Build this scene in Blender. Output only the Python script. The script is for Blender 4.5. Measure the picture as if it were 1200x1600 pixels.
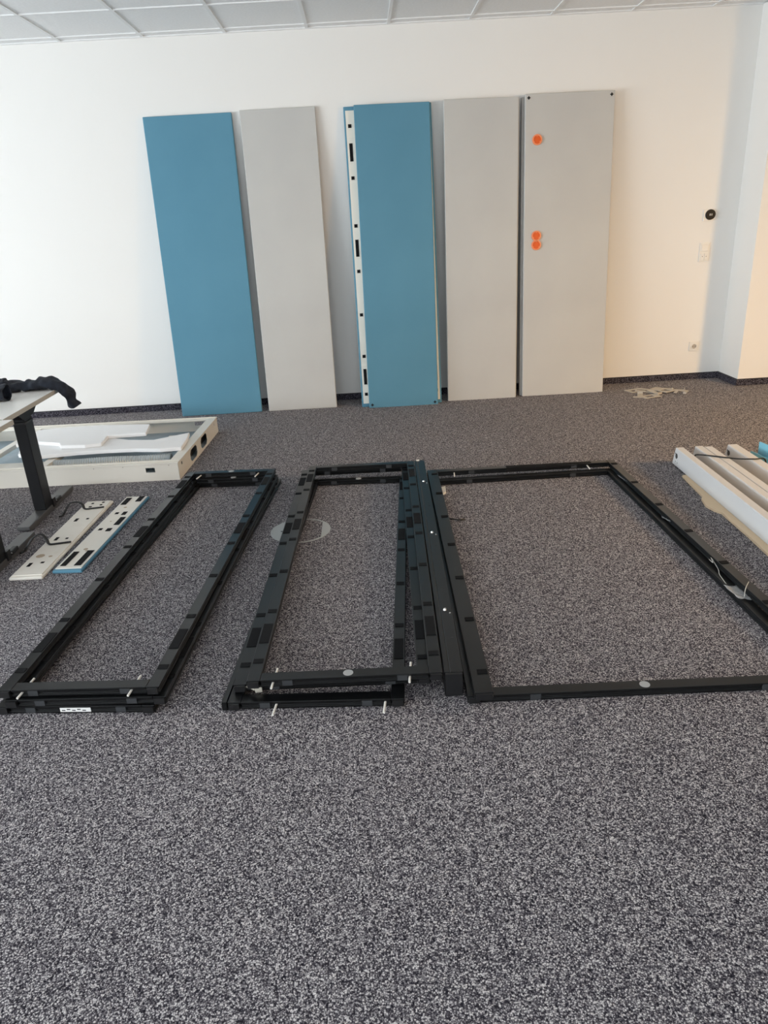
import bpy, bmesh, math, random
from mathutils import Vector, Matrix, noise
random.seed(7)
sc = bpy.context.scene
for o in list(bpy.data.objects): bpy.data.objects.remove(o)
C = sc.collection

# ---------------------------------------------------------------- camera
F, PITCH, ROLL, YAW, CAMH = 1118.2, 0.3847, -0.0570, -0.0113, 1.4854      # focal length in pixels of the 1200x1600 frame
cy, sy = math.cos(YAW), math.sin(YAW)
rt = Vector((cy, sy, 0)); fw = Vector((-sy, cy, 0)); up = Vector((0, 0, 1))
f2 = fw*math.cos(PITCH) - up*math.sin(PITCH); u2 = up*math.cos(PITCH) + fw*math.sin(PITCH)
r3 = rt*math.cos(ROLL) + u2*math.sin(ROLL); u3 = u2*math.cos(ROLL) - rt*math.sin(ROLL)
cam = bpy.data.objects.new('camera', bpy.data.cameras.new('camera')); C.objects.link(cam)
cam.data.sensor_fit = 'AUTO'; cam.data.sensor_width = 36; cam.data.lens = F/1600*36
cam.data.clip_start = 0.05
M4 = Matrix((r3, u3, -f2)).transposed().to_4x4(); M4.translation = Vector((0, 0, CAMH)); cam.matrix_world = M4
sc.camera = cam
def at(px, py, z=0.0):                                   # floor-parallel plane at height z
    d = f2 + r3*((px-600)/F) - u3*((py-800)/F); k = (z-CAMH)/d.z
    return Vector((d.x*k, d.y*k, z))

# ---------------------------------------------------------------- world, lights, exposure
DW = 6.462                                               # far wall
CH = 2.881                                               # ceiling height
XL, XR, YB = -9.0, 5.3, -3.0                             # left wall, right wall, wall behind the camera
w = bpy.data.worlds.new('world'); sc.world = w; w.use_nodes = True
w.node_tree.nodes['Background'].inputs[0].default_value = (0.80, 0.90, 1.0, 1)
w.node_tree.nodes['Background'].inputs[1].default_value = 1.5
WIN_L = [(-2.6, -0.8), (-0.4, 1.4), (1.8, 3.6), (4.0, 5.8)]
WZ0, WZ1 = 0.20, 2.20
def area(name, loc, direction, sx, sy_, power, col, spread=180):
    l = bpy.data.lights.new(name, 'AREA'); l.shape = 'RECTANGLE'; l.size = sx; l.size_y = sy_
    l.energy = power; l.color = col; l.spread = math.radians(spread)
    o = bpy.data.objects.new(name, l); C.objects.link(o); o.location = loc
    o.rotation_euler = Vector(direction).to_track_quat('-Z', 'Y').to_euler()
    return o
for k, (a, b) in enumerate(WIN_L):                       # daylight in the four windows of the left wall
    area('daylight_left', (XL-0.10, (a+b)/2, (WZ0+WZ1)/2), (1, 0, 0.35), b-a-0.1, WZ1-WZ0-0.1, (235, 235, 190, 40)[k], (0.90, 0.96, 1.0))
WIN_R = [(1.5, 2.7)]
area('warm_daylight_right', (XR+0.10, 2.1, 2.05), (-0.66, 0.74, -0.80), 0.7, 0.8, 70, (1.0, 0.56, 0.16), 110)
WIN_B = [(-2.6, -0.8), (0.2, 2.0)]
for a, b in WIN_B:                                       # two windows behind the camera
    area('daylight_back', ((a+b)/2, YB-0.10, (WZ0+WZ1)/2), (0, 1, 0.40), b-a-0.1, WZ1-WZ0-0.1, 38, (0.97, 0.98, 1.0))
vs = sc.view_settings
vs.view_transform = 'Standard'; vs.look = 'None'; vs.gamma = 1.0; vs.use_curve_mapping = False; vs.exposure = 0.12

# ---------------------------------------------------------------- materials
def mat(name, col, rough=0.5, metal=0.0, spec=0.5, bump=None, var=None, alpha=None, trans=0.0, sheen=0.0):
    """bump = (noise scale, strength, distance); var = (noise scale, second colour, low, high)"""
    m = bpy.data.materials.new(name); m.use_nodes = True; nt = m.node_tree; b = nt.nodes['Principled BSDF']
    b.inputs['Base Color'].default_value = (*col, 1); b.inputs['Roughness'].default_value = rough
    b.inputs['Metallic'].default_value = metal; b.inputs['Specular IOR Level'].default_value = spec
    if trans: b.inputs['Transmission Weight'].default_value = trans
    if sheen: b.inputs['Sheen Weight'].default_value = sheen
    if alpha is not None: b.inputs['Alpha'].default_value = alpha
    tc = None
    if bump or var: tc = nt.nodes.new('ShaderNodeTexCoord')
    if bump:
        n = nt.nodes.new('ShaderNodeTexNoise'); n.inputs['Scale'].default_value = bump[0]; n.inputs['Detail'].default_value = 3
        nt.links.new(tc.outputs['Object'], n.inputs['Vector'])
        bp = nt.nodes.new('ShaderNodeBump'); bp.inputs['Strength'].default_value = bump[1]; bp.inputs['Distance'].default_value = bump[2]
        nt.links.new(n.outputs['Fac'], bp.inputs['Height']); nt.links.new(bp.outputs['Normal'], b.inputs['Normal'])
    if var:
        n = nt.nodes.new('ShaderNodeTexNoise'); n.inputs['Scale'].default_value = var[0]; n.inputs['Detail'].default_value = 4
        nt.links.new(tc.outputs['Object'], n.inputs['Vector'])
        r = nt.nodes.new('ShaderNodeValToRGB'); e = r.color_ramp.elements
        e[0].position = var[2]; e[0].color = (*col, 1); e[1].position = var[3]; e[1].color = (*var[1], 1)
        nt.links.new(n.outputs['Fac'], r.inputs['Fac']); nt.links.new(r.outputs['Color'], b.inputs['Base Color'])
    return m
def carpet_mat(name, ramp, scale):
    """cut loop carpet: every tuft a Voronoi cell with its own tone, dark between the tufts"""
    m = bpy.data.materials.new(name); m.use_nodes = True; nt = m.node_tree; b = nt.nodes['Principled BSDF']; N = nt.nodes.new; K = nt.links.new
    b.inputs['Roughness'].default_value = 0.95; b.inputs['Specular IOR Level'].default_value = 0.1
    tc = N('ShaderNodeTexCoord')
    wp = N('ShaderNodeTexNoise'); wp.inputs['Scale'].default_value = scale*.7; K(tc.outputs['Object'], wp.inputs['Vector'])
    wv = N('ShaderNodeVectorMath'); wv.operation = 'MULTIPLY_ADD'; wv.inputs[1].default_value = (.006, .006, .006)
    K(wp.outputs['Color'], wv.inputs[0]); K(tc.outputs['Object'], wv.inputs[2])
    v = N('ShaderNodeTexVoronoi'); v.inputs['Scale'].default_value = scale; v.inputs['Randomness'].default_value = 1.0; K(wv.outputs[0], v.inputs['Vector'])
    sp = N('ShaderNodeSeparateColor'); K(v.outputs['Color'], sp.inputs[0])
    n2 = N('ShaderNodeTexNoise'); n2.inputs['Scale'].default_value = 55; n2.inputs['Detail'].default_value = 4; n2.inputs['Roughness'].default_value = .7; K(tc.outputs['Object'], n2.inputs['Vector'])
    a1 = N('ShaderNodeMath'); a1.operation = 'MULTIPLY_ADD'; a1.inputs[1].default_value = -0.62; a1.inputs[2].default_value = 0.48; K(v.outputs['Distance'], a1.inputs[0])   # 0.40 at a tuft's middle
    a2 = N('ShaderNodeMath'); a2.operation = 'MULTIPLY_ADD'; a2.inputs[1].default_value = 0.42; K(sp.outputs[0], a2.inputs[0]); K(a1.outputs[0], a2.inputs[2])
    a3 = N('ShaderNodeMath'); a3.operation = 'MULTIPLY_ADD'; a3.inputs[1].default_value = 0.44; K(n2.outputs['Fac'], a3.inputs[0]); K(a2.outputs[0], a3.inputs[2])
    r = N('ShaderNodeValToRGB'); els = r.color_ramp.elements
    els[0].position, els[0].color = ramp[0][0], (*ramp[0][1], 1); els[1].position, els[1].color = ramp[-1][0], (*ramp[-1][1], 1)
    for p, c in ramp[1:-1]:
        e = els.new(p); e.color = (*c, 1)
    K(a3.outputs[0], r.inputs['Fac']); K(r.outputs['Color'], b.inputs['Base Color'])
    bp = N('ShaderNodeBump'); bp.inputs['Strength'].default_value = 0.55; bp.inputs['Distance'].default_value = 0.004
    K(a1.outputs[0], bp.inputs['Height']); K(bp.outputs['Normal'], b.inputs['Normal'])
    return m
MT = dict(
    wall=mat('wall_paint', (0.83, 0.825, 0.80), 0.85, spec=0.2, bump=(90, 0.06, 0.004)),
    tile=mat('ceiling_tile', (0.86, 0.87, 0.87), 0.95, spec=0.1, bump=(160, 0.25, 0.003), var=(60, (0.91, 0.92, 0.92), 0.35, 0.7)),
    grid=mat('ceiling_grid', (0.80, 0.81, 0.81), 0.5),
    carpet=carpet_mat('carpet', [(0.28, (0.013, 0.012, 0.018)), (0.48, (0.062, 0.056, 0.068)), (0.66, (0.225, 0.210, 0.222)), (0.90, (0.74, 0.71, 0.70))], 270),
    skirt=carpet_mat('carpet_skirting', [(0.30, (0.006, 0.006, 0.010)), (0.55, (0.025, 0.024, 0.034)), (0.85, (0.16, 0.15, 0.18))], 190),
    skirt_edge=mat('skirting_edge', (0.012, 0.012, 0.014), 0.5),
    black=mat('black_powder_coat', (0.004, 0.0045, 0.005), 0.30, spec=0.45, bump=(700, 0.08, 0.001)),
    cap=mat('black_plastic', (0.008, 0.008, 0.009), 0.45),
    pad=mat('black_hook_tape', (0.006, 0.006, 0.007), 0.85, spec=0.2, bump=(900, 0.5, 0.002)),
    clip=mat('grey_spring_clip', (0.045, 0.048, 0.052), 0.35),
    pin=mat('white_dowel', (0.80, 0.78, 0.72), 0.5),
    steel=mat('bright_steel', (0.80, 0.80, 0.78), 0.25, metal=0.9),
    sticker=mat('silver_sticker', (0.42, 0.43, 0.43), 0.45),
    cream=mat('cream_plastic', (0.50, 0.47, 0.40), 0.45),
    paper=mat('white_paper', (0.85, 0.85, 0.83), 0.7),
    ink=mat('dark_ink', (0.05, 0.05, 0.05), 0.7),
    blue=mat('teal_fabric', (0.104, 0.262, 0.366), 0.9, spec=0.2, bump=(1100, 0.25, 0.001), var=(2.2, (0.112, 0.276, 0.382), 0.35, 0.65), sheen=0.15),
    grey=mat('grey_fabric', (0.52, 0.52, 0.505), 0.9, spec=0.2, bump=(1100, 0.2, 0.001), var=(2.0, (0.55, 0.55, 0.53), 0.35, 0.65), sheen=0.1),
    board=mat('cream_board', (0.80, 0.77, 0.68), 0.6),
    board_worn=mat('worn_cream_board', (0.78, 0.75, 0.68), 0.55, var=(9, (0.72, 0.68, 0.60), 0.55, 0.8)),
    glue=mat('brown_glue_stain', (0.42, 0.33, 0.23), 0.6),
    orange=mat('orange_plastic', (0.78, 0.125, 0.012), 0.4),
    orange_rim=mat('pale_orange_rim', (0.88, 0.30, 0.13), 0.35),
    tray=mat('cream_sheet_metal', (0.74, 0.71, 0.64), 0.4),
    foam=mat('white_foam', (0.88, 0.88, 0.88), 0.9, bump=(60, 0.08, 0.004)),
    duct=mat('silver_duct', (0.55, 0.60, 0.62), 0.35, metal=0.35),
    bluegrey=mat('blue_grey_insulation', (0.30, 0.38, 0.43), 0.7, var=(6, (0.40, 0.46, 0.50), 0.4, 0.7)),
    desktop=mat('white_desk_top', (0.84, 0.83, 0.79), 0.35),
    deskedge=mat('desk_edge', (0.52, 0.49, 0.43), 0.5),
    legmetal=mat('anthracite_steel', (0.006, 0.0065, 0.008), 0.42, spec=0.3, bump=(500, 0.06, 0.001)),
    foot=mat('grey_steel_foot', (0.075, 0.076, 0.078), 0.4, bump=(500, 0.06, 0.001)),
    denim=mat('navy_cloth', (0.006, 0.008, 0.014), 0.85, bump=(60, 0.6, 0.006), var=(14, (0.020, 0.028, 0.046), 0.4, 0.75), sheen=0.05),
    lining=mat('black_lining', (0.004, 0.004, 0.006), 0.9),
    profile=mat('pale_grey_profile', (0.66, 0.66, 0.66), 0.45, bump=(300, 0.05, 0.001)),
    hole=mat('dark_hole', (0.05, 0.05, 0.05), 0.6),
    card=mat('cardboard', (0.78, 0.61, 0.41), 0.85, bump=(40, 0.15, 0.003)),
    strap=mat('black_strap', (0.008, 0.008, 0.008), 0.5),
    skyblue=mat('sky_blue_plastic', (0.20, 0.52, 0.66), 0.4),
    bracket=mat('grey_galvanised', (0.46, 0.43, 0.38), 0.5),
    plate=mat('white_plastic', (0.80, 0.79, 0.75), 0.35),
    dial=mat('black_gloss', (0.006, 0.006, 0.007), 0.5, spec=0.25),
    greyplate=mat('floor_box_grey', (0.44, 0.46, 0.45), 0.45),
    film=mat('clear_film', (0.75, 0.78, 0.80), 0.22, trans=0.0, alpha=0.42, bump=(45, 0.9, 0.02)),
    twine=mat('pale_twine', (0.60, 0.58, 0.52), 0.7),
    frame=mat('window_frame', (0.75, 0.75, 0.75), 0.4),
)
gl = bpy.data.materials.new('window_glass'); gl.use_nodes = True; nt = gl.node_tree
tr = nt.nodes.new('ShaderNodeBsdfTransparent'); gs = nt.nodes.new('ShaderNodeBsdfGlossy'); gs.inputs['Roughness'].default_value = 0.02
mx = nt.nodes.new('ShaderNodeMixShader'); mx.inputs[0].default_value = 0.06
nt.links.new(tr.outputs[0], mx.inputs[1]); nt.links.new(gs.outputs[0], mx.inputs[2])
nt.links.new(mx.outputs[0], nt.nodes['Material Output'].inputs[0]); MT['glass'] = gl

# ---------------------------------------------------------------- mesh helpers
class MB:
    def __init__(s): s.v = []; s.f = []
    def add(s, vs_, fs):
        n = len(s.v); s.v += [tuple(p) for p in vs_]; s.f += [tuple(i+n for i in q) for q in fs]; return s
    def box(s, x0, x1, y0, y1, z0, z1):
        return s.add([(x0,y0,z0),(x1,y0,z0),(x1,y1,z0),(x0,y1,z0),(x0,y0,z1),(x1,y0,z1),(x1,y1,z1),(x0,y1,z1)],
                     [(0,3,2,1),(4,5,6,7),(0,1,5,4),(1,2,6,5),(2,3,7,6),(3,0,4,7)])
    def prism(s, poly, z0, z1):                           # poly counter-clockwise in xy
        n = len(poly)
        return s.add([(x,y,z0) for x,y in poly]+[(x,y,z1) for x,y in poly],
                     [tuple(range(n-1,-1,-1)), tuple(range(n,2*n))]+[(i,(i+1)%n,n+(i+1)%n,n+i) for i in range(n)])
    def sweep(s, prof, x0, x1):                           # profile of (y, z), counter-clockwise seen from +x, swept along x
        n = len(prof)
        return s.add([(x0,y,z) for y,z in prof]+[(x1,y,z) for y,z in prof],
                     [tuple(range(n-1,-1,-1)), tuple(range(n,2*n))]+[(i,(i+1)%n,n+(i+1)%n,n+i) for i in range(n)])
    def cyl(s, c, axis, r, h, n=16, r2=None):
        r2 = r if r2 is None else r2
        a = Vector(axis).normalized(); t = Vector((0,0,1)) if abs(a.z) < .9 else Vector((1,0,0))
        u = t.cross(a).normalized(); v = a.cross(u); c = Vector(c)
        A = [c+(u*math.cos(2*math.pi*i/n)+v*math.sin(2*math.pi*i/n))*r for i in range(n)]
        B = [c+a*h+(u*math.cos(2*math.pi*i/n)+v*math.sin(2*math.pi*i/n))*r2 for i in range(n)]
        return s.add(A+B, [tuple(range(n-1,-1,-1)), tuple(range(n,2*n))]+[(i,(i+1)%n,n+(i+1)%n,n+i) for i in range(n)])
    def ring(s, c, axis, r0, r1, h, n=28):                # flat washer
        a = Vector(axis).normalized(); t = Vector((0,0,1)) if abs(a.z) < .9 else Vector((1,0,0))
        u = t.cross(a).normalized(); v = a.cross(u); c = Vector(c); V = []
        for rr, hh in ((r0,0),(r1,0),(r1,h),(r0,h)):
            V += [c+a*hh+(u*math.cos(2*math.pi*i/n)+v*math.sin(2*math.pi*i/n))*rr for i in range(n)]
        Fs = []
        for k in range(4):
            for i in range(n):
                j = (i+1)%n; k2 = (k+1)%4
                Fs.append((k*n+j, k*n+i, k2*n+i, k2*n+j))
        return s.add(V, Fs)
    def tube(s, pts, rad, n=10, flat=1.0, caps=True, upv=(0,0,1), wob=0.0, seed=0.0):
        pts = [Vector(p) for p in pts]; m = len(pts); V = []
        for i, p in enumerate(pts):
            d = (pts[min(i+1,m-1)]-pts[max(i-1,0)]).normalized(); uu = Vector(upv)
            sd = d.cross(uu)
            if sd.length < 1e-4: sd = d.cross(Vector((1,0,0)))
            sd.normalize(); u_ = sd.cross(d).normalized()
            r = rad(i/(m-1)) if callable(rad) else rad
            for k in range(n):
                a = 2*math.pi*k/n; q = p+sd*math.cos(a)*r+u_*math.sin(a)*r*flat
                if wob: q = q+(q-p).normalized()*noise.noise(q*22+Vector((seed,0,0)))*wob
                V.append(q)
        Fs = [(i*n+k, i*n+(k+1)%n, (i+1)*n+(k+1)%n, (i+1)*n+k) for i in range(m-1) for k in range(n)]
        if caps: Fs += [tuple(range(n-1,-1,-1)), tuple((m-1)*n+k for k in range(n))]
        return s.add(V, Fs)
    def mesh(s, name, smooth=False):
        me = bpy.data.meshes.new(name); me.from_pydata(s.v, [], s.f)
        bm = bmesh.new(); bm.from_mesh(me); bmesh.ops.recalc_face_normals(bm, faces=bm.faces); bm.to_mesh(me); bm.free()
        if smooth: me.polygons.foreach_set('use_smooth', [True]*len(me.polygons))
        return me
    def build(s, name, m, parent=None, loc=(0,0,0), rot=(0,0,0), bevel=0.0, smooth=False, seg=2):
        return put(s.mesh(name, smooth), name, m, parent, loc, rot, bevel, seg)
def put(me, name, m, parent=None, loc=(0,0,0), rot=(0,0,0), bevel=0.0, seg=2):
    if m and not me.materials: me.materials.append(MT[m])
    o = bpy.data.objects.new(name, me); C.objects.link(o); o.parent = parent; o.location = loc; o.rotation_euler = rot
    if bevel:
        b = o.modifiers.new('bevel', 'BEVEL'); b.width = bevel; b.segments = seg; b.limit_method = 'ANGLE'
    return o
def thing(name, label, cat, loc=(0,0,0), rot=(0,0,0), group=None):
    o = bpy.data.objects.new(name, None); C.objects.link(o); o.location = loc; o.rotation_euler = rot; o.empty_display_size = 0.1
    return tag(o, label, cat, group)
def tag(o, label, cat, group=None):
    o['label'] = label; o['category'] = cat
    if group: o['group'] = group
    return o
def struct(o, label=None):
    o['kind'] = 'structure'
    if label: o['label'] = label
    return o
def smoothpath(P, n=8):
    P = [Vector(p) for p in P]; out = []
    for i in range(len(P)-1):
        a, b, c, d = P[max(i-1,0)], P[i], P[i+1], P[min(i+2,len(P)-1)]
        for k in range(n):
            t = k/n
            out.append(0.5*((2*b)+(c-a)*t+(2*a-5*b+4*c-d)*t*t+(3*b-a-3*c+d)*t**3))
    out.append(P[-1]); return out

# ---------------------------------------------------------------- the room
struct(MB().box(XL-.3, XR+.3, YB-.3, DW+.3, -.12, 0).build('floor', 'carpet'), 'dark speckled grey violet carpet floor')
wf = struct(MB().box(XL-.3, XR+.3, DW, DW+.25, 0, 3.05).build('wall_far', 'wall'), 'white painted wall behind the leaning panels')
wc = struct(MB().box(3.205, 3.85, 6.105, DW, 0, CH).build('wall_column', 'wall', bevel=.003), 'white wall column standing out of the far wall')
def wall_open(name, axis, pos, thick, a0, a1, wins, z0, z1, label):
    mb = MB()
    def b(u0, u1, za, zb):
        if axis == 'x': mb.box(min(pos, pos+thick), max(pos, pos+thick), u0, u1, za, zb)
        else: mb.box(u0, u1, min(pos, pos+thick), max(pos, pos+thick), za, zb)
    u = a0
    for (p, q) in wins: b(u, p, 0, 3.05); b(p, q, 0, z0); b(p, q, z1, 3.05); u = q
    b(u, a1, 0, 3.05)
    o = struct(mb.build(name, 'wall'), label); return o
wall_open('wall_left', 'x', XL, -.25, YB-.3, DW, WIN_L, WZ0, WZ1, 'white wall with daylight windows')
wall_open('wall_right', 'x', XR, .25, YB-.3, DW, WIN_R, 1.3, 2.7, 'white wall with a window letting in warm light')
wall_open('wall_back', 'y', YB, -.25, XL, XR, WIN_B, WZ0, WZ1, 'white wall with windows behind the viewer')
nwin = 0
def window(axis, pos, u0, u1, z0, z1):
    global nwin; nwin += 1
    fr = MB(); t = .05
    def b(mb, a0, a1, za, zb, d=.03):
        if axis == 'x': mb.box(pos-d, pos+d, a0, a1, za, zb)
        else: mb.box(a0, a1, pos-d, pos+d, za, zb)
    b(fr, u0, u1, z0, z0+t); b(fr, u0, u1, z1-t, z1); b(fr, u0, u0+t, z0+t, z1-t); b(fr, u1-t, u1, z0+t, z1-t)
    o = struct(fr.build('window_%d' % nwin, 'frame'), 'white framed window')
    g = MB(); b(g, u0+t, u1-t, z0+t, z1-t, .003); g.build('pane', 'glass', o)
for a, b in WIN_L: window('x', XL-.2, a, b, WZ0, WZ1)
for a, b in WIN_R: window('x', XR+.2, a, b, 1.3, 2.7)
for a, b in WIN_B: window('y', YB-.2, a, b, WZ0, WZ1)
# carpet skirting with a dark top edge
def skirt(name, x0, x1, y0, y1, label):
    o = struct(MB().box(x0, x1, y0, y1, 0, .051).build(name, 'skirt'), label)
    MB().box(x0, x1, y0, y1, .051, .057).build('top_edge', 'skirt_edge', o)
skirt('baseboard_far', XL, 3.205, DW-.011, DW, 'dark carpet skirting along the far wall')
skirt('baseboard_column', 3.194, 3.205, 6.094, DW-.011, 'dark carpet skirting on the column side')
skirt('baseboard_column_front', 3.205, 3.861, 6.094, 6.105, 'dark carpet skirting on the column front')
skirt('baseboard_right', 3.861, XR, DW-.011, DW, 'dark carpet skirting beyond the column')
skirt('baseboard_left', XL, XL+.011, YB, DW-.011, 'dark carpet skirting under the windows')
# ceiling: slab, tee grid and single tiles
ceil = struct(MB().box(XL-.3, XR+.3, YB-.3, DW+.3, CH+.028, CH+.17).build('ceiling', 'tile'), 'suspended ceiling of square mineral tiles')
TS = 0.625; X0 = -2.181; Y0 = DW-.122
xs = [X0+TS*i for i in range(-13, 15)]; xs = [x for x in xs if XL < x < XR]
ys = [Y0-TS*k for k in range(0, 17)]; ys = [y for y in ys if y > YB]
tm = MB().box(-.3005, .3005, -.3005, .3005, 0, .02).mesh('tile'); em = MB().box(-.3005, .3005, -.049, .049, 0, .02).mesh('border_tile')
for i in range(len(xs)-1):
    for k in range(len(ys)-1):
        if ys[k] < 0.3: continue
        put(tm, 'tile', 'tile', ceil, ((xs[i]+xs[i+1])/2, (ys[k]+ys[k+1])/2, CH+.007))
    put(em, 'border_tile', 'tile', ceil, ((xs[i]+xs[i+1])/2, DW-.061, CH+.007))
for a, b in ((XL, xs[0]), (xs[-1], XR)):
    for k in range(len(ys)-1):
        if ys[k] < 0.3: continue
        MB().box(a+.01, b-.012, ys[k+1]+.012, ys[k]-.012, CH+.007, CH+.027).build('tile', 'tile', ceil)
    MB().box(a+.01, b-.012, Y0+.012, DW-.012, CH+.007, CH+.027).build('border_tile', 'tile', ceil)
for x in xs: MB().box(x-.012, x+.012, YB, DW, CH, CH+.008).build('tee_rail', 'grid', ceil)
for y in ys: MB().box(XL, XR, y-.012, y+.012, CH-.001, CH+.008).build('tee_rail', 'grid', ceil)
MB().box(XL, XR, DW-.018, DW, CH-.002, CH+.008).build('edge_trim', 'grid', ceil)

# ---------------------------------------------------------------- thermostat, switch, socket
t = thing('thermostat', 'white square thermostat with round black dial on the far wall', 'thermostat', (2.955, DW, 1.392))
MB().box(-.044, .044, -.012, 0, -.046, .046).build('plate', 'plate', t, bevel=.003)
MB().cyl((.012, -.012, .004), (0,-1,0), .042, .012, 32, .040).build('dial', 'dial', t, smooth=False)
for dx, ww in ((-.012, .010), (.004, .008)): MB().box(.012+dx, .012+dx+ww, -.0245, -.0241, -.004, .012).build('digit', 'sticker', t)
t = thing('light_switch', 'white double plate with rocker switch above two small buttons', 'switch', (2.952, DW, 1.098))
MB().box(-.043, .043, -.010, 0, -.078, .078).build('plate', 'plate', t, bevel=.003)
MB().box(-.031, .031, -.016, -.010, .008, .067).build('rocker', 'plate', t, bevel=.003)
for s in (-1, 1):
    b = MB().box(s*.016-.0145, s*.016+.0145, -.015, -.010, -.067, -.008).build('button', 'plate', t, bevel=.002)
    MB().cyl((s*.016, -.015, -.034), (0,-1,0), .003, .001, 10).build('dot', 'ink', b)
t = thing('wall_socket', 'white round earthed power socket low on the far wall', 'socket', (2.950, DW, .298))
MB().box(-.042, .042, -.010, 0, -.042, .042).build('plate', 'plate', t, bevel=.003)
MB().ring((0, -.010, 0), (0,-1,0), .021, .027, .006).build('collar', 'plate', t)
MB().cyl((0, -.0098, 0), (0,-1,0), .021, .001, 24).build('well', 'bracket', t)
for s in (-1, 1): MB().cyl((s*.0095, -.0108, 0), (0,-1,0), .0035, .001, 10).build('contact_hole', 'ink', t)

# ---------------------------------------------------------------- the leaning wall panels
TH = .034
def panel(name, label, m, xbl, xbr, xtl, xtr, ybot, L, wall_gap=0.0, group=None, th=TH, zb=0.0):
    """front-bottom edge on the floor at ybot, back-top edge against the wall (minus wall_gap)"""
    ytop = DW-wall_gap
    # lean angle a: y of back-top = ybot + L sin a + th cos a
    lo, hi = 0.0, .5
    for _ in range(50):
        a = (lo+hi)/2
        if ybot+L*math.sin(a)+th*math.cos(a) > ytop: hi = a
        else: lo = a
    z0 = th*math.sin(a)*0 + zb
    t = thing(name, label, 'panel', (xbl, ybot, z0), (-a, 0, 0), group)
    if xtl is None: xtl = xbl; xtr = xbr
    wt, wb = xtr-xtl, xbr-xbl; wd = (wt+wb)/2; sh = ((xtl+xtr)-(xbl+xbr))/2
    t.rotation_euler = (-a, math.atan2(sh, L)*1.0, 0) if abs(sh) > 1e-6 else (-a, 0, 0)
    body = MB().box(0, wd, 0, th, 0, L).build('padded_board', m, t, bevel=.006, seg=3)
    return t, wd, a
G1, G2 = 'teal fabric panels leaning on the wall', 'grey fabric panels leaning on the wall'
p1, w1, _ = panel('acoustic_panel', 'plain teal fabric panel leaning behind the cream metal tray', 'blue', -1.644, -.940, -1.640, -.948, 6.180, 2.36, group=G1)
p2, _, _ = panel('acoustic_panel', 'narrow grey fabric panel leaning between the two teal panel stacks', 'grey', -.886, -.294, -.890, -.288, 6.180, 2.37, group=G2)
p3, w3, a3 = panel('acoustic_panel', 'wide teal panel turned round showing cream back strip with black fastener patches', 'blue', -.068, .624, -.071, .628, 6.128, 2.36, group=G1)
# cream back board with black hook patches on the turned panel
bd = MB().box(.014, w3-.014, -.004, 0, .030, 2.33).build('back_board', 'board', p3, bevel=.001)
Lp = 2.36
for k, (fr_, lng) in enumerate([(.060, 0), (.141, 1), (.221, 0), (.374, 0), (.447, 1), (.524, 0), (.672, 0), (.817, 0), (.890, 1), (.953, 0)]):
    zc = Lp*(1-fr_); hh = .066 if lng else .013
    MB().box(.030, .056, -.0065, -.004, zc-hh, zc+hh).build('fastener_patch', 'pad', bd)
    MB().box(w3-.056, w3-.030, -.0065, -.004, zc-hh, zc+hh).build('fastener_patch', 'pad', bd)
def screws(t, wd, zs):
    for s in (.028, wd-.028):
        r = MB(); r.box(s-.012, s+.012, -.003, .001, zs-.004, zs+.004); r.box(s-.004, s+.004, -.003, .001, zs-.012, zs+.012)
        r.build('cross_screw', 'dial', t)
p4, w4, _ = panel('acoustic_panel', 'teal fabric panel with two cross screws at its foot, leaning on the turned panel', 'blue', -.006, .580, .004, .612, 6.078, 2.365, wall_gap=.043, group=G1)
screws(p4, w4, .026)
panel('acoustic_panel', 'grey panel mostly hidden behind the plain grey panel beside the teal stack', 'grey', .700, 1.290, .733, 1.331, 6.205, 2.35, group=G2)
panel('acoustic_panel', 'plain grey fabric panel beside the teal stack, covering another', 'grey', .686, 1.277, .717, 1.316, 6.160, 2.36, wall_gap=.042, group=G2)
panel('acoustic_panel', 'grey panel mostly hidden behind the one with orange sockets', 'grey', 1.326, 2.035, 1.352, 2.048, 6.215, 2.35, group=G2)
p5, w5, _ = panel('acoustic_panel', 'wide grey fabric panel with three round orange socket boxes', 'grey', 1.341, 2.055, 1.368, 2.075, 6.172, 2.365, wall_gap=.042, group=G2)
screws(p5, w5, 2.335)
for (u, z) in ((.098, 2.035), (.102, 1.318), (.102, 1.246)):
    r = MB().ring((u, -.0005, z), (0,-1,0), .030, .040, .009).build('socket_box', 'orange_rim', p5, smooth=False)
    MB().cyl((u, 0, z), (0,-1,0), .031, .0015, 28).build('cup', 'orange', r)
    for k in range(3):
        a = math.pi/2+k*2*math.pi/3
        MB().cyl((u+.027*math.cos(a), -.001, z+.027*math.sin(a)), (0,-1,0), .0045, .004, 8).build('screw_lug', 'orange_rim', r)

# ---------------------------------------------------------------- black metal frames
H = .028; RW = .044
SIDE_PADS = [(.115, 0), (.297, 1), (.461, 0), (.808, 0), (1.149, 0), (1.334, 1), (1.494, 0), (1.836, 0), (2.04, 1), (2.17, 0)]
def rail_profile(w_, h_):
    g0, g1, d = h_*.32, h_*.68, .006
    return [(0, 0), (w_, 0), (w_, g0), (w_-d, g0+.001), (w_-d, g1-.001), (w_, g1), (w_, h_), (0, h_), (0, g1), (d, g1-.001), (d, g0+.001), (0, g0)]
pad_s = MB().box(-.0125, .0125, -.017, .017, 0, .0022).mesh('fastener_pad')
pad_l = MB().box(-.066, .066, -.017, .017, 0, .0022).mesh('long_fastener_pad')
clip_m = MB().box(-.017, .017, -.004, .002, .004, .024).mesh('spring_clip')
pin_m = MB().cyl((0, 0, 0), (0, 1, 0), .0038, .105, 10).mesh('dowel_pin')
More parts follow.
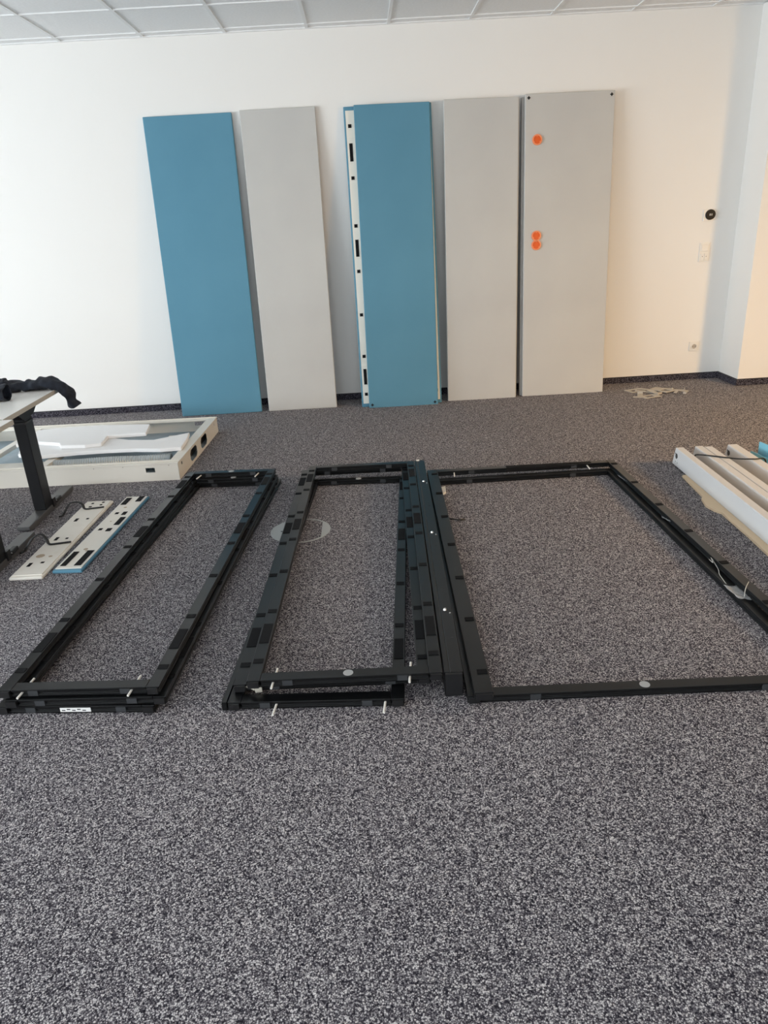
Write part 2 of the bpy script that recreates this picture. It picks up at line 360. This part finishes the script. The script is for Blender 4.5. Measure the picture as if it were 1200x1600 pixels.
def rail(root, name, org, A, B, z0, wd=RW, pads=(), pad_y=None, h_=H, caps=True, prof=None, m='black'):
    """rail from A to B (world xy), wd thick to the left of its direction"""
    A = Vector(A[:2]); B = Vector(B[:2]); d = B-A; L = d.length; ang = math.atan2(d.y, d.x)
    o = MB().sweep(prof or rail_profile(wd, h_), 0, L).build(name, m, root, (A.x-org[0], A.y-org[1], 0), (0, 0, ang), bevel=.0012, seg=1)
    py_ = wd*.5 if pad_y is None else pad_y
    for (s, lng) in pads:
        if 0.02 < s < L-.02: put(pad_l if lng else pad_s, 'long_fastener_pad' if lng else 'fastener_pad', 'pad', o, (s, py_, h_))
    if caps:
        for x0, x1 in ((-.008, .002), (L-.002, L+.008)): MB().box(x0, x1, .004, wd-.004, .003, h_-.003).build('end_cap', 'cap', o)
    return o
def clips(r, L, spots, wd=RW, inner=True, outer=True, h_=H):
    for s in spots:
        if outer: put(clip_m, 'spring_clip', 'clip', r, (s, .002, 0))
        if inner: put(clip_m, 'spring_clip', 'clip', r, (s, wd-.0005, 0))
def pins(r, spots, y=-.026, z=H*.45):
    for s in spots: put(pin_m, 'dowel_pin', 'pin', r, (s, y, z), (0.06, 0, -0.08))
def quad_frame(label, c, z0, group, wd=RW, wl=None, front=True, cross_pads=True, nopins=False, sticker=None, pads=SIDE_PADS, rear_pins=True):
    fl, fr_, br, bl = [Vector(p[:2]) for p in c]
    root = thing('metal_framework', label, 'frame', (fl.x, fl.y, z0), group=group); org = (fl.x, fl.y)
    Lr = (br-fr_).length; Ll = (bl-fl).length; wl = wl or wd
    R1 = rail(root, 'side_rail', org, fr_, br, z0, wd, pads)
    R3 = rail(root, 'side_rail', org, bl, fl, z0, wl, [(Ll-s, g) for s, g in pads], pad_y=wl-.022)
    R0 = None
    if front:
        d = (fr_-fl).normalized(); R0 = rail(root, 'cross_rail', org, fl+d*(wl+.001), fr_-d*(wd+.001), z0, wd, (), caps=False)
        W_ = (fr_-fl).length-wl-wd; clips(R0, W_, (W_*.16, W_*.84), wd)
        if not nopins: pins(R0, (W_*.07, W_*.88))
    d = (bl-br).normalized(); R2 = rail(root, 'cross_rail', org, br+d*(wd+.001), bl-d*(wl+.001), z0, wd, (), caps=False)
    W_ = (bl-br).length-wl-wd; clips(R2, W_, (W_*.2, W_*.8), wd)
    if not nopins and rear_pins: pins(R2, (W_*.12, W_*.9), y=.012)
    for rr, s, wh in ((R0, .52, 'front'), (R2, .5, 'rear')):
        if rr and sticker == wh: MB().cyl((W_*s, wd*.5, H), (0,0,1), .017, .0008, 24).build('round_sticker', 'sticker', rr)
    return root, R0, R1, R2, R3
def rect(org, rot, W, L):
    a = math.radians(rot); u = Vector((math.cos(a), math.sin(a))); v = Vector((-u.y, u.x)); o = Vector(org)
    return [o, o+u*W, o+u*W+v*L, o+v*L]
GA, GB, GC = 'narrow black frames in the stack by the desk', 'black frames in the stack over the floor box', 'wide black frames by the pale profiles'
fa3, r0, *_ = quad_frame('narrow black metal frame with white paper label, lowest in the stack by the desk', rect((-1.332, 2.051), -5.0, .552, 2.266), 0, GA, nopins=True)
lb = MB().box(.178, .285, -.0012, .0005, .006, .022).build('paper_label', 'paper', r0)
for k in range(5): MB().box(.184+.018*k, .196+.018*k, -.0016, -.0012, .010+.004*(k%2), .014+.004*(k%2)).build('print_mark', 'ink', lb)
quad_frame('narrow black metal frame in the middle of the stack by the desk', rect((-1.291, 2.041), -3.55, .552, 2.255), .0305, GA, nopins=True, sticker='rear')
quad_frame('narrow black metal frame on top of the stack by the desk', rect((-1.314, 2.057), -3.7, .554, 2.272), .061, GA, sticker='rear')
fb0, r0, *_ = quad_frame('narrow black metal frame lying skewed on the carpet under two wider frames', rect((-.535, 1.988), -3.75, .590, 2.222), .003, GB, nopins=True, sticker='rear')
MB().box(-.002, 2.224, -.020, -.002, -.003, .0305).build('raised_lip', 'black', [o for o in fb0.children if o.name.startswith('side_rail')][1], bevel=.001, seg=1)
pins(r0, (.115, .478), y=-.050)
quad_frame('wide black metal frame in the middle of the stack over the floor box', rect((-.520, 2.042), -1.75, .668, 2.262), .0345, GB, nopins=True)
quad_frame('wide black metal frame with silver sticker, topmost over the floor box', rect((-.467, 2.014), -1.70, .653, 2.268), .065, GB, sticker='front', rear_pins=False)
# bolted post beside the stack
a_ = -1.62; post = thing('bolted_post', 'long black metal post with bright bolts beside the stacked frames', 'post', (.192, 1.996, 0), (0, 0, math.radians(a_)))
pr = MB().sweep([(0, 0), (.062, 0), (.062, .091), (.046, .091), (.045, .0885), (.043, .0885), (.042, .091), (0, .091)], 0, 2.27).build('post_body', 'black', post, (.062, 0, 0), (0, 0, math.pi/2), bevel=.0015, seg=1)
MB().box(.003, .059, -.010, .002, .002, .089).build('end_cap', 'cap', post); MB().box(.003, .059, 2.268, 2.278, .002, .089).build('end_cap', 'cap', post)  # near cap reaches the floor; its black lower part stands in for shadow
for y_ in (.41, 1.15, 1.88):
    b = MB().cyl((.036, y_, .091), (0,0,1), .007, .006, 12, .005).build('bolt', 'steel', post); MB().cyl((.053, y_-.03, .091), (0,0,1), .0035, .004, 8).build('stud', 'steel', b)
for y_ in (.21, .59, 1.0, 1.5): MB().cyl((.045, y_, .0905), (0,0,1), .006, .0010, 10).build('screw_hole', 'ink', post)
MB().box(.012, .030, 2.262, 2.276, .091, .097).build('white_tab', 'pin', post)
# wide frames
c0 = [Vector((.262, 1.945)), Vector((1.462, 1.905)), Vector((1.447, 4.085)), Vector((.319, 4.085))]
quad_frame('wide black metal frame flat on the carpet, lower of the wide pair', c0, 0, GC, nopins=True, sticker='front', pads=())
c1 = [Vector((.281, 1.918)), Vector((1.506, 1.905)), Vector((1.472, 4.150)), Vector((.325, 4.165))]
fc1, _, rr1, rr2, rl = quad_frame('open-fronted wide black metal frame, upper of the wide pair', c1, .0305, GC, wl=.062, front=False, pads=[p for p in SIDE_PADS if not p[1]])
MB().add([(.10,.038,.0290),(.62,.044,.0290),(.62,.050,.004),(.30,.047,.016),(.10,.046,.020),(.10,.010,.0290),(.62,.004,.0290)], [(0,1,2,3,4),(5,6,1,0)]).build('black_film', 'pad', rr2)

# white roller fitting, loose twine, clear film bags
t = thing('roller_fitting', 'small cream roller fitting on the near corner of the stacked frames', 'roller', tuple(at(405, 1081, .030)))
MB().cyl((-.012, 0, .012), (1, .1, 0), .013, .024, 16).build('wheel', 'cream', t, bevel=.002)
MB().cyl((-.012, .002, .012), (-1, .45, .12), .0065, .038, 10).build('stem', 'cream', t)
def film_bag(label, px, py, rz, sx, sy_):
    p = at(px, py, .036); n = 9; V = []; Fs = []
    for i in range(n):
        for j in range(n):
            x, y = (i/(n-1)-.5)*sx, (j/(n-1)-.5)*sy_
            V.append((x, y, .010+.006*noise.noise(Vector((x*60+px, y*70, 1)))+.012*(0.5+y/sy_)))
    Fs = [(i*n+j, (i+1)*n+j, (i+1)*n+j+1, i*n+j+1) for i in range(n-1) for j in range(n-1)]
    o = MB().add(V, Fs).build('film_bag', 'film', None, (p.x, p.y, .0205), (0, 0, rz), smooth=True)
    s = o.modifiers.new('thick', 'SOLIDIFY'); s.thickness = .0012
    return tag(o, label, 'plastic bag', 'clear film bags along the wide frame')
film_bag('crumpled clear film bag tied with twine to the wide black frame', 1153, 925, math.radians(93), .115, .062)
film_bag('clear film bag at the far corner of the wide black frame', 978, 748, math.radians(100), .11, .05)
film_bag('small clear film scrap half under the wide black frame', 1044, 812, math.radians(100), .07, .03)
zt = 2*H+.004
tw = smoothpath([at(1108, 874, .045), at(1114, 879, .05), at(1111, 871, .05), at(1122, 889, .04), at(1124, 897, .03), at(1130, 906, .03), at(1138, 917, .025), at(1143, 924, .025)], 6)
tag(MB().tube(tw, .0013, 5).build('twine', 'twine'), 'thin pale twine trailing along the inner side of the wide frame', 'twine')
tw = smoothpath([at(1170, 909, zt), at(1166, 917, zt+.001), at(1164, 924, .052), at(1163, 933, .032)], 6)
tag(MB().tube(tw, .0016, 5).build('tie', 'twine'), 'pale tie looped over the wide frame by the film bag', 'tie')
tag(MB().prism([tuple(at(*p, .0)[:2]) for p in [(690,775),(697,771),(696,762),(689,764)]][::1], .0, .012).build('torn_paper', 'pin', None), 'small cream paper scrap beside the wide frame', 'paper')
tag(MB().tube(smoothpath([at(700, 810, .012), at(716, 812, .010), at(726, 811, .006)], 5), .004, 6).build('cable_stub', 'strap'), 'short black cable stub sticking out under the wide frame', 'cable')

# ---------------------------------------------------------------- floor box
t = thing('floor_box', 'round grey floor socket box set flush in the carpet', 'floor box', (-.405, 3.478, 0))
MB().ring((0,0,0), (0,0,1), .148, .158, .0025, 48).build('rim', 'greyplate', t)
def seg_poly(r, x0, x1, n=16):
    ptsu = [(x0+(x1-x0)*i/n) for i in range(n+1)]
    up_ = [(x, math.sqrt(max(r*r-x*x, 0))) for x in ptsu]; lo_ = [(x, -math.sqrt(max(r*r-x*x, 0))) for x in ptsu]
    out = lo_+up_[::-1]; res = []
    for p in out:
        if not res or (abs(p[0]-res[-1][0])+abs(p[1]-res[-1][1])) > 1e-6: res.append(p)
    return res
fl_ = MB().prism(seg_poly(.148, -.148, -.062), 0, .0022).build('cable_flap', 'greyplate', t)
for x, y in ((-.085, .05), (-.085, -.05), (-.10, .0)): MB().cyl((x, y, .0022), (0,0,1), .006, .0006, 10).build('screw', 'ink', fl_)
MB().prism(seg_poly(.148, .112, .148), 0, .0022).build('edge_plate', 'greyplate', t)
MB().prism(seg_poly(.147, -.060, .110), 0, .0012).build('carpet_lid', 'carpet', t)

# ---------------------------------------------------------------- cream metal tray with foam and duct
TX0, TX1, TY0, TY1, TZ = -3.55, -1.262, 4.445, 5.60, .122
tray = thing('metal_tray', 'large cream sheet metal tray lying on the carpet, filled with foam', 'tray', (TX1, TY0, 0), (0, 0, math.radians(-1.9)))
TL, TW = TX1-TX0, TY1-TY0                                # local: x from -TL to 0, y from 0 to TW
def holed(mb, u1, z1, holes, fn, cut=0.0):
    us = sorted({0, u1, *[h[0] for h in holes], *[h[1] for h in holes]}); zs = sorted({0, z1, *[h[2] for h in holes], *[h[3] for h in holes]})
    for i in range(len(us)-1):
        for k in range(len(zs)-1):
            uc, zc = (us[i]+us[i+1])/2, (zs[k]+zs[k+1])/2
            if not any(h[0] < uc < h[1] and h[2] < zc < h[3] for h in holes): fn(mb, us[i], us[i+1], zs[k], zs[k+1])
fw_ = MB(); holed(fw_, TL, TZ-.012, [(.155, .215, .058, .090)], lambda mb, a, b, c, d: mb.box(-b, -a, 0, .004, c, d)); fw_.build('front_wall', 'tray', tray)
bw = MB(); holed(bw, TL, TZ-.012, [(.10, .18, .058, .090)], lambda mb, a, b, c, d: mb.box(-b, -a, TW-.004, TW, c, d)); bw.build('rear_wall', 'tray', tray)
ew = MB(); eh = [(.30, .49, .018, .100), (.60, .79, .018, .100), (.075, .105, .078, .098), (1.03, 1.06, .078, .098)]
holed(ew, TW, TZ-.012, eh, lambda mb, a, b, c, d: mb.box(-.004, 0, a, b, c, d))
for a, b, c, d in eh[:2]:
    for (u, z, su, sz) in ((a, c, 1, 1), (b, c, -1, 1), (a, d, 1, -1), (b, d, -1, -1)):
        tri = [(u, z), (u+su*.03, z), (u, z+sz*.02)]
        ew.add([(-.004, p, q) for p, q in tri]+[(0, p, q) for p, q in tri], [(0,1,2),(3,5,4),(0,3,4,1),(1,4,5,2),(2,5,3,0)])
ew.build('end_wall', 'tray', tray)
MB().box(-TL, -TL+.004, .004, TW-.004, 0, TZ-.012).build('end_wall', 'tray', tray)
MB().box(-TL+.004, -.004, .004, TW-.004, .004, .012).build('bottom_sheet', 'bluegrey', tray)
RIM = .062
MB().box(-TL, .004, -.004, RIM, TZ-.012, TZ).build('rim_strip', 'tray', tray, bevel=.002)
MB().box(-TL, .004, TW-RIM-.01, TW+.004, TZ-.012, TZ).build('rim_strip', 'tray', tray, bevel=.002)
MB().box(-RIM, .006, RIM, TW-RIM-.01, TZ-.012, TZ+.001).build('rim_strip', 'tray', tray, bevel=.002)
MB().box(-TL, -TL+RIM, RIM, TW-RIM-.01, TZ-.012, TZ).build('rim_strip', 'tray', tray, bevel=.002)
MB().box(-TL, .0, TW-.028, TW-.022, TZ, TZ+.006).build('rim_lip', 'tray', tray); MB().box(-TL, -.0, .020, .026, TZ, TZ+.006).build('rim_lip', 'tray', tray)
for x in (-.92, -1.40, -2.0): MB().box(x-.028, x+.028, RIM, TW-RIM-.01, TZ-.035, TZ-.006).build('cross_bar', 'tray', tray, bevel=.002)
MB().box(-1.40, -.92, .12, .40, .012, .05).build('inner_box', 'tray', tray, bevel=.003)
MB().box(-.050, -.046, .10, TW-.10, .013, .105).build('dark_backing', 'ink', tray)  # dark sheet added so the end wall holes look black inside
MB().box(-.30, -.22, .60, .85, .012, .070).build('inner_bracket', 'tray', tray, bevel=.003)
for x in (-.06, -.36, -.55, -.90): MB().cyl((x, -.0005, .103), (0,-1,0), .004, .001, 8).build('rivet', 'bracket', tray)
a = math.radians(-1.9)
def tl(p):                                              # world -> tray local
    d = Vector((p[0]-TX1, p[1]-TY0)); return Vector((d.x*math.cos(a)+d.y*math.sin(a), -d.x*math.sin(a)+d.y*math.cos(a)))
# flexible duct inside the tray
dp = smoothpath([(-2.20, 4.68, .066), (-2.0, 4.655, .070), (-1.78, 4.66, .072), (-1.56, 4.65, .069), (-1.36, 4.66, .068)], 42)
md = MB(); md.tube(dp, lambda s: .046+.004*math.cos(s*(len(dp)-1)*2*math.pi/3), 18)
tag(md.build('flexible_duct', 'duct', smooth=False), 'silver ribbed flexible duct lying in the cream tray under the foam', 'duct')
def foam(label, px, z0, th, sag=0.0):
    P = [at(x, y, z0+th) for x, y in px]
    o = MB().prism([(p.x, p.y) for p in P][::-1] if sum((P[i].x*P[(i+1)%len(P)].y-P[(i+1)%len(P)].x*P[i].y) for i in range(len(P))) < 0 else [(p.x, p.y) for p in P], z0, z0+th).build('foam_sheet', 'foam', bevel=.005)
    return tag(o, label, 'foam sheet', 'white foam sheets on the tray')
foam('curved white foam sheet lying lowest across the tray over the duct', [(32,697),(66,690),(110,686),(165,683),(202,687),(240,687),(270,681),(296,675.5),(293,684),(283,698.5),(250,701),(210,701),(165,703),(120,706),(60,712),(28,710)], .1235, .026)
foam('notched white foam sheet lying on top of the curved one', [(24,694),(60,672),(85,669),(160,664),(234,662.5),(232,668),(228,676),(168,680.5),(163,687),(158,692),(132,695),(94,696),(92,692),(60,690)], .150, .026)

# ---------------------------------------------------------------- two small flat boards with fasteners
def strip_board(label, c, m_edge, worn, th=.016):
    fl, fr_, br, bl = [Vector((p[0], p[1])) for p in c]
    u = ((fr_-fl)+(br-bl))/2; v = ((bl-fl)+(br-fr_))/2; W, L = u.length, v.length
    rz = math.atan2(v.y, v.x)-math.pi/2; ce = (fl+fr_+br+bl)/4
    o_ = ce-Vector((math.cos(rz)*W/2-math.sin(rz)*L/2, math.sin(rz)*W/2+math.cos(rz)*L/2))
    t = thing('cover_board', label, 'board', (o_.x, o_.y, 0), (0, 0, rz), 'short cover boards beside the desk')
    MB().box(0, W, 0, L, 0, th).build('padded_edge', m_edge, t, bevel=.006, seg=3)
    b = MB().box(.009, W-.009, .020, L-.008, th-.001, th+.004).build('back_sheet', worn, t, bevel=.001)
    return t, b, W, L, th+.004
g = [(-1.757, 3.095), (-1.603, 3.068), (-1.580, 4.062), (-1.742, 4.105)]
t, b, W, L, z = strip_board('worn cream cover board with two black straps, beside the desk feet', g, 'board_worn', 'board_worn')
for (x, y, ww, hh) in ((.045, .13, .012, .034), (.10, .15, .012, .014), (.05, .44, .012, .034), (.105, .44, .010, .014), (.055, .70, .012, .034), (.115, .71, .010, .014), (.06, .90, .012, .014), (.055, .955, .010, .014), (.115, .925, .010, .014), (.115, .965, .010, .014)):
    MB().box(x-ww*.7, x+ww*.7, y-hh*.6, y+hh*.6, z, z+.0012).build('slot', 'pad', b)
for k, y in enumerate((.37, .865)):
    s_ = MB().tube(smoothpath([(W-.012, y+.012, z+.004), (.09, y, z+.004), (.045, y-.005, z+.005), (.030, y+.005, z+.03), (.0, y+.02, z+.052-.012*k), (-.045, y+.01, z+.035), (-.075, y-.03, .008), (-.085, y-.06, .006)], 6), .0085, 8, flat=.5)
    s_.build('black_strap', 'strap', t)
for (x, y, r) in ((.055, .23, .022), (.11, .22, .010)): MB().cyl((x, y, z), (0,0,1), r, .0005, 9).build('glue_stain', 'glue', b)
g = [(-1.574, 3.145), (-1.430, 3.112), (-1.373, 4.116), (-1.519, 4.130)]
t, b, W, L, z = strip_board('cream cover board with teal border and black fastener tape, beside the black frame stack', g, 'blue', 'board_worn')
for (x0, x1, y0, y1) in ((.022, .050, .045, .205), (.090, .124, .045, .215), (.020, .052, .855, .965), (.092, .124, .90, .985), (.096, .126, .545, .655)):
    MB().box(x0, x1, y0, y1, z, z+.002).build('fastener_tape', 'pad', b)
for (x, y, ww, hh) in ((.045, .49, .010, .022), (.095, .48, .014, .034), (.050, .72, .010, .022), (.095, .715, .012, .04)):
    MB().box(x-ww, x+ww, y-hh*.6, y+hh*.6, z, z+.0012).build('slot', 'pad', b)
for (x, y, r) in ((.070, .235, .012), (.082, .215, .008), (.066, .81, .010), (.060, .60, .006)): MB().cyl((x, y, z), (0,0,1), r, .0005, 7).build('glue_stain', 'glue', b)

# ---------------------------------------------------------------- two standing desks and the jacket
DZ = .660
def desk(label, x1, y0, y1, legy, rot=0.0):
    t = thing('standing_desk', label, 'desk', (x1, (y0+y1)/2, 0), (0, 0, rot), 'lowered standing desks'); hy = (y1-y0)/2; ly = legy-(y0+y1)/2; WD = 1.6
    top = MB().box(-WD, -.002, -hy, hy, DZ-.024, DZ).build('table_top', 'desktop', t, bevel=.001, seg=1)
    MB().box(-.002, .0, -hy, hy, DZ-.0245, DZ-.0005).build('edge_band', 'deskedge', top)
    MB().box(-WD+.01, -.01, -hy-.0015, -hy, DZ-.0245, DZ-.0005).build('edge_band', 'deskedge', top)
    for lx in (-.085, -WD+.085):
        c = MB(); c.box(lx-.034, lx+.034, ly-.052, ly+.052, .035, DZ-.105)
        leg = c.build('leg_column', 'legmetal', t, bevel=.004)
        MB().box(lx-.036, lx+.036, ly-.054, ly+.054, DZ-.112, DZ-.100).build('collar', 'cap', leg, bevel=.002)
        MB().box(lx-.032, lx+.032, ly-.050, ly+.050, DZ-.100, DZ-.050).build('inner_tube', 'legmetal', leg, bevel=.003)
        hd = MB(); hd.add([(lx-.040, ly-.13, DZ-.040), (lx+.040, ly-.13, DZ-.040), (lx+.040, ly+.13, DZ-.040), (lx-.040, ly+.13, DZ-.040),
                           (lx-.040, ly-.155, DZ-.0245), (lx+.040, ly-.155, DZ-.0245), (lx+.040, ly+.155, DZ-.0245), (lx-.040, ly+.155, DZ-.0245),
                           (lx-.037, ly-.07, DZ-.082), (lx+.037, ly-.07, DZ-.082), (lx+.037, ly+.07, DZ-.082), (lx-.037, ly+.07, DZ-.082)],
                          [(4,5,6,7), (0,1,5,4), (2,3,7,6), (1,2,6,5), (3,0,4,7), (8,11,10,9), (0,8,9,1), (2,10,11,3), (1,9,10,2), (3,11,8,0)])
        hd.build('bracket', 'legmetal', leg, bevel=.002)
        ft = MB().sweep([(-.30, .014), (-.27, .0), (.35, .0), (.38, .014), (.38, .034), (-.30, .034)], -.036, .036).build('foot', 'foot', t, (lx, ly, 0), (0, 0, 0), bevel=.004)
        s = 1 if lx > -.5 else -1
        MB().box(lx+s*.030, lx+s*.044, ly+.040, ly+.075, .020, .070).build('foot_clip', 'cap', ft, (-lx, -ly, 0)); MB().box(lx+s*.014, lx+s*.046, ly+.085, ly+.160, .028, .052).build('cable_clip', 'cap', ft, (-lx, -ly, 0), bevel=.006)
        MB().cyl((lx+s*.044, ly+.080, .045), (s,0,0), .004, .003, 8).build('screw', 'steel', ft, (-lx, -ly, 0))
    return t
desk('white standing desk with black leg and a dark jacket lying on it', -1.868, 3.605, 4.385, 3.985, math.radians(1.0))
desk('white standing desk next to the one with the jacket, beside the black frames', -1.800, 2.78, 3.585, 3.235, math.radians(.5))
jk = thing('jacket', 'dark navy jacket lying on the desk with a sleeve hanging over the edge', 'jacket', (-2.1, 4.33, DZ))
def jl(P): return [Vector(p)-Vector((-2.1, 4.33, DZ)) for p in P]
body = MB()
body.tube(jl(smoothpath([(-2.80, 4.20, DZ+.060), (-2.50, 4.26, DZ+.075), (-2.32, 4.29, DZ+.062), (-2.16, 4.315, DZ+.040)], 8)), lambda s: .115-.045*s, 18, flat=.55, wob=.020, seed=1)
body.build('body', 'denim', jk, smooth=True)
sl = MB()
sl.tube(jl(smoothpath([(-2.26, 4.300, DZ+.040), (-2.10, 4.315, DZ+.030), (-1.99, 4.325, DZ+.032), (-1.90, 4.335, DZ+.036), (-1.845, 4.340, DZ+.018), (-1.820, 4.345, DZ-.040), (-1.785, 4.350, DZ-.115)], 9)), lambda s: .054+.006*math.sin(s*17)-.004*s, 20, flat=.60, wob=.024, seed=4, caps=False)
o = sl.build('hanging_sleeve', 'denim', jk, smooth=True); o.modifiers.new('t', 'SOLIDIFY').thickness = .003
sl = MB()
sl.tube(jl(smoothpath([(-2.62, 4.12, DZ+.050), (-2.38, 4.09, DZ+.048), (-2.20, 4.07, DZ+.046), (-2.035, 4.055, DZ+.046)], 8)), lambda s: .052+.005*math.sin(s*16)-.004*s, 20, flat=.85, wob=.022, seed=9, caps=False)
o = sl.build('folded_sleeve', 'denim', jk, smooth=True); o.modifiers.new('t', 'SOLIDIFY').thickness = .003

# ---------------------------------------------------------------- pale profiles on cardboard
GP = 'pale channel profiles laid side by side'
PL = 2.25
def profile(label, x0, x1, y1, z0, h_, rot=-2.3, holes=True, cutslope=.035):
    t = thing('channel_profile', label, 'profile', (x0, y1, z0), (0, 0, math.radians(rot)), GP); wd = x1-x0; tk = .005
    # slanted far end: the top is cut back a little
    def slab(name, xa, xb, za, zb):
        ya, yb = -cutslope*za/h_, -cutslope*zb/h_
        m = MB().add([(xa,ya,za),(xb,ya,za),(xb,-PL,za),(xa,-PL,za),(xa,yb,zb),(xb,yb,zb),(xb,-PL,zb),(xa,-PL,zb)], [(0,1,2,3),(4,7,6,5),(0,4,5,1),(1,5,6,2),(2,6,7,3),(3,7,4,0)])
        return m.build(name, 'profile', t, bevel=.0015, seg=1)
    s = slab('side_wall', 0, tk, 0, h_-.006); slab('side_wall', wd-tk, wd, 0, h_-.006); slab('top_wall', 0, wd, h_-.006, h_)
    slab('end_plate', tk, wd-tk, .002, .010)
    if holes:
        for (y, z, r) in ((-.058, .062, .017), (-.040, .075, .005), (-.050, .028, .003), (-.080, .026, .003)):
            MB().cyl((.0005, y, z), (-1, 0, 0), r, .0014, 18).build('round_hole', 'hole', s)
        MB().box(-.0022, 0, -.066, -.052, .052, .072).build('hole_tab', 'profile', s, (0,0,0), (.3, 0, 0))
    return t
profile('pale grey profile with round hole, resting on the torn cardboard edge', 1.842, 1.886, 4.155, .012, .110)
profile('pale grey profile pushed against another with a thin dark gap', 1.962, 2.006, 4.160, .012, .110, holes=False)
profile('pale grey profile between the paired one and the one beside the sky blue part', 2.010, 2.056, 4.140, .012, .110, holes=False)
profile('pale grey profile with round hole, next to the sky blue plastic part', 2.160, 2.215, 4.155, .012, .110)
cb = [tuple(at(x, y, .010)[:2]) for x, y in [(1066, 743), (1098, 775.5), (1096, 779), (1103, 790), (1116, 797), (1128, 801), (1139, 811), (1170, 838), (1200, 866)]]
cb += [(1.735, 2.3), (1.72, 1.9), (2.22, 1.9), (2.22, 3.98), (1.88, 3.95)]
tag(MB().prism(cb[::-1] if sum(cb[i][0]*cb[(i+1)%len(cb)][1]-cb[(i+1)%len(cb)][0]*cb[i][1] for i in range(len(cb))) < 0 else cb, 0, .0115).build('cardboard_sheet', 'card'), 'torn brown cardboard sheet under the pale profiles', 'cardboard')
zt = .1265
st = smoothpath([at(1086, 712, .100), at(1088, 710.5, .118), at(1098, 711, zt), at(1114, 712.5, zt), at(1130, 714.5, zt), at(1148, 716.5, .122), at(1162, 717.2, zt), at(1180, 717.3, zt), (2.236, 3.835, .112), (2.243, 3.81, .03)], 6)
tag(MB().tube(st, .0042, 8).build('binding_cord', 'strap'), 'black cord slung across the pale profiles', 'cord')
t = thing('plastic_part', 'sky blue folded plastic part beside the pale profiles', 'plastic part', (2.262, 4.02, 0), (0, 0, math.radians(6)))
MB().prism([(0, -.55), (.006, -.55), (.006, 0), (0, .02)], .0, .100).build('side_flange', 'skyblue', t, bevel=.001)
MB().prism([(.055, -.55), (.062, -.55), (.062, .01), (.055, .03)], .0, .150).build('tall_flange', 'skyblue', t, bevel=.002)
MB().box(.006, .055, -.55, -.01, .040, .046).build('floor_web', 'skyblue', t)
for k in range(4): MB().box(.012, .052, -.10-.1*k, -.094-.1*k, .046, .095).build('rib', 'skyblue', t)
MB().box(.020, .030, -.55, -.03, .046, .080).build('inner_rail', 'pin', t)

# ---------------------------------------------------------------- galvanised brackets on the carpet
def bracket_mesh(kind):
    m = MB()
    if kind == 0:                                        # square plate with a window
        m.box(-.075,.075,-.055,-.028,0,.004); m.box(-.075,.075,.028,.055,0,.004); m.box(-.075,-.042,-.028,.028,0,.004); m.box(.030,.075,-.028,.028,0,.004)
    elif kind == 1:                                      # fork
        m.box(-.08,.02,-.05,-.024,0,.004); m.box(-.08,.02,.024,.05,0,.004); m.box(.02,.085,-.05,.05,0,.004); m.box(-.08,-.070,-.05,-.024,.004,.016)
    else:                                                # bent angle
        m.box(-.07,.07,-.022,.022,0,.004); m.box(.066,.07,-.022,.022,.004,.020); m.box(-.07,-.035,.022,.055,0,.004)
    return m.mesh('bracket_plate')
bms = [bracket_mesh(k) for k in range(3)]
for k, (px, py, z, rz, kd, tx) in enumerate([(992, 611, .002, 20, 0, 0), (1009, 612, .008, -35, 1, .05), (1000, 619, .002, 70, 2, 0), (1016, 620, .002, 10, 0, -.04), (1034, 609, .002, 130, 1, 0), (1040, 612, .010, 35, 0, .05), (1056, 610, .002, -20, 2, 0), (1064, 613, .004, 60, 1, .04), (1022, 615, .010, -70, 2, .06)]):
    p = at(px, py, 0)
    o = put(bms[kd], 'metal_bracket', 'bracket', None, (p.x, p.y, z), (tx, tx, math.radians(rz)))
    tag(o, ('small grey plate bracket with a square window in the pile below the wall socket', 'small grey forked bracket in the pile below the wall socket', 'small grey bent angle bracket in the pile below the wall socket')[kd], 'bracket', ('windowed brackets', 'forked brackets', 'angle brackets')[kd]+' in the pile')
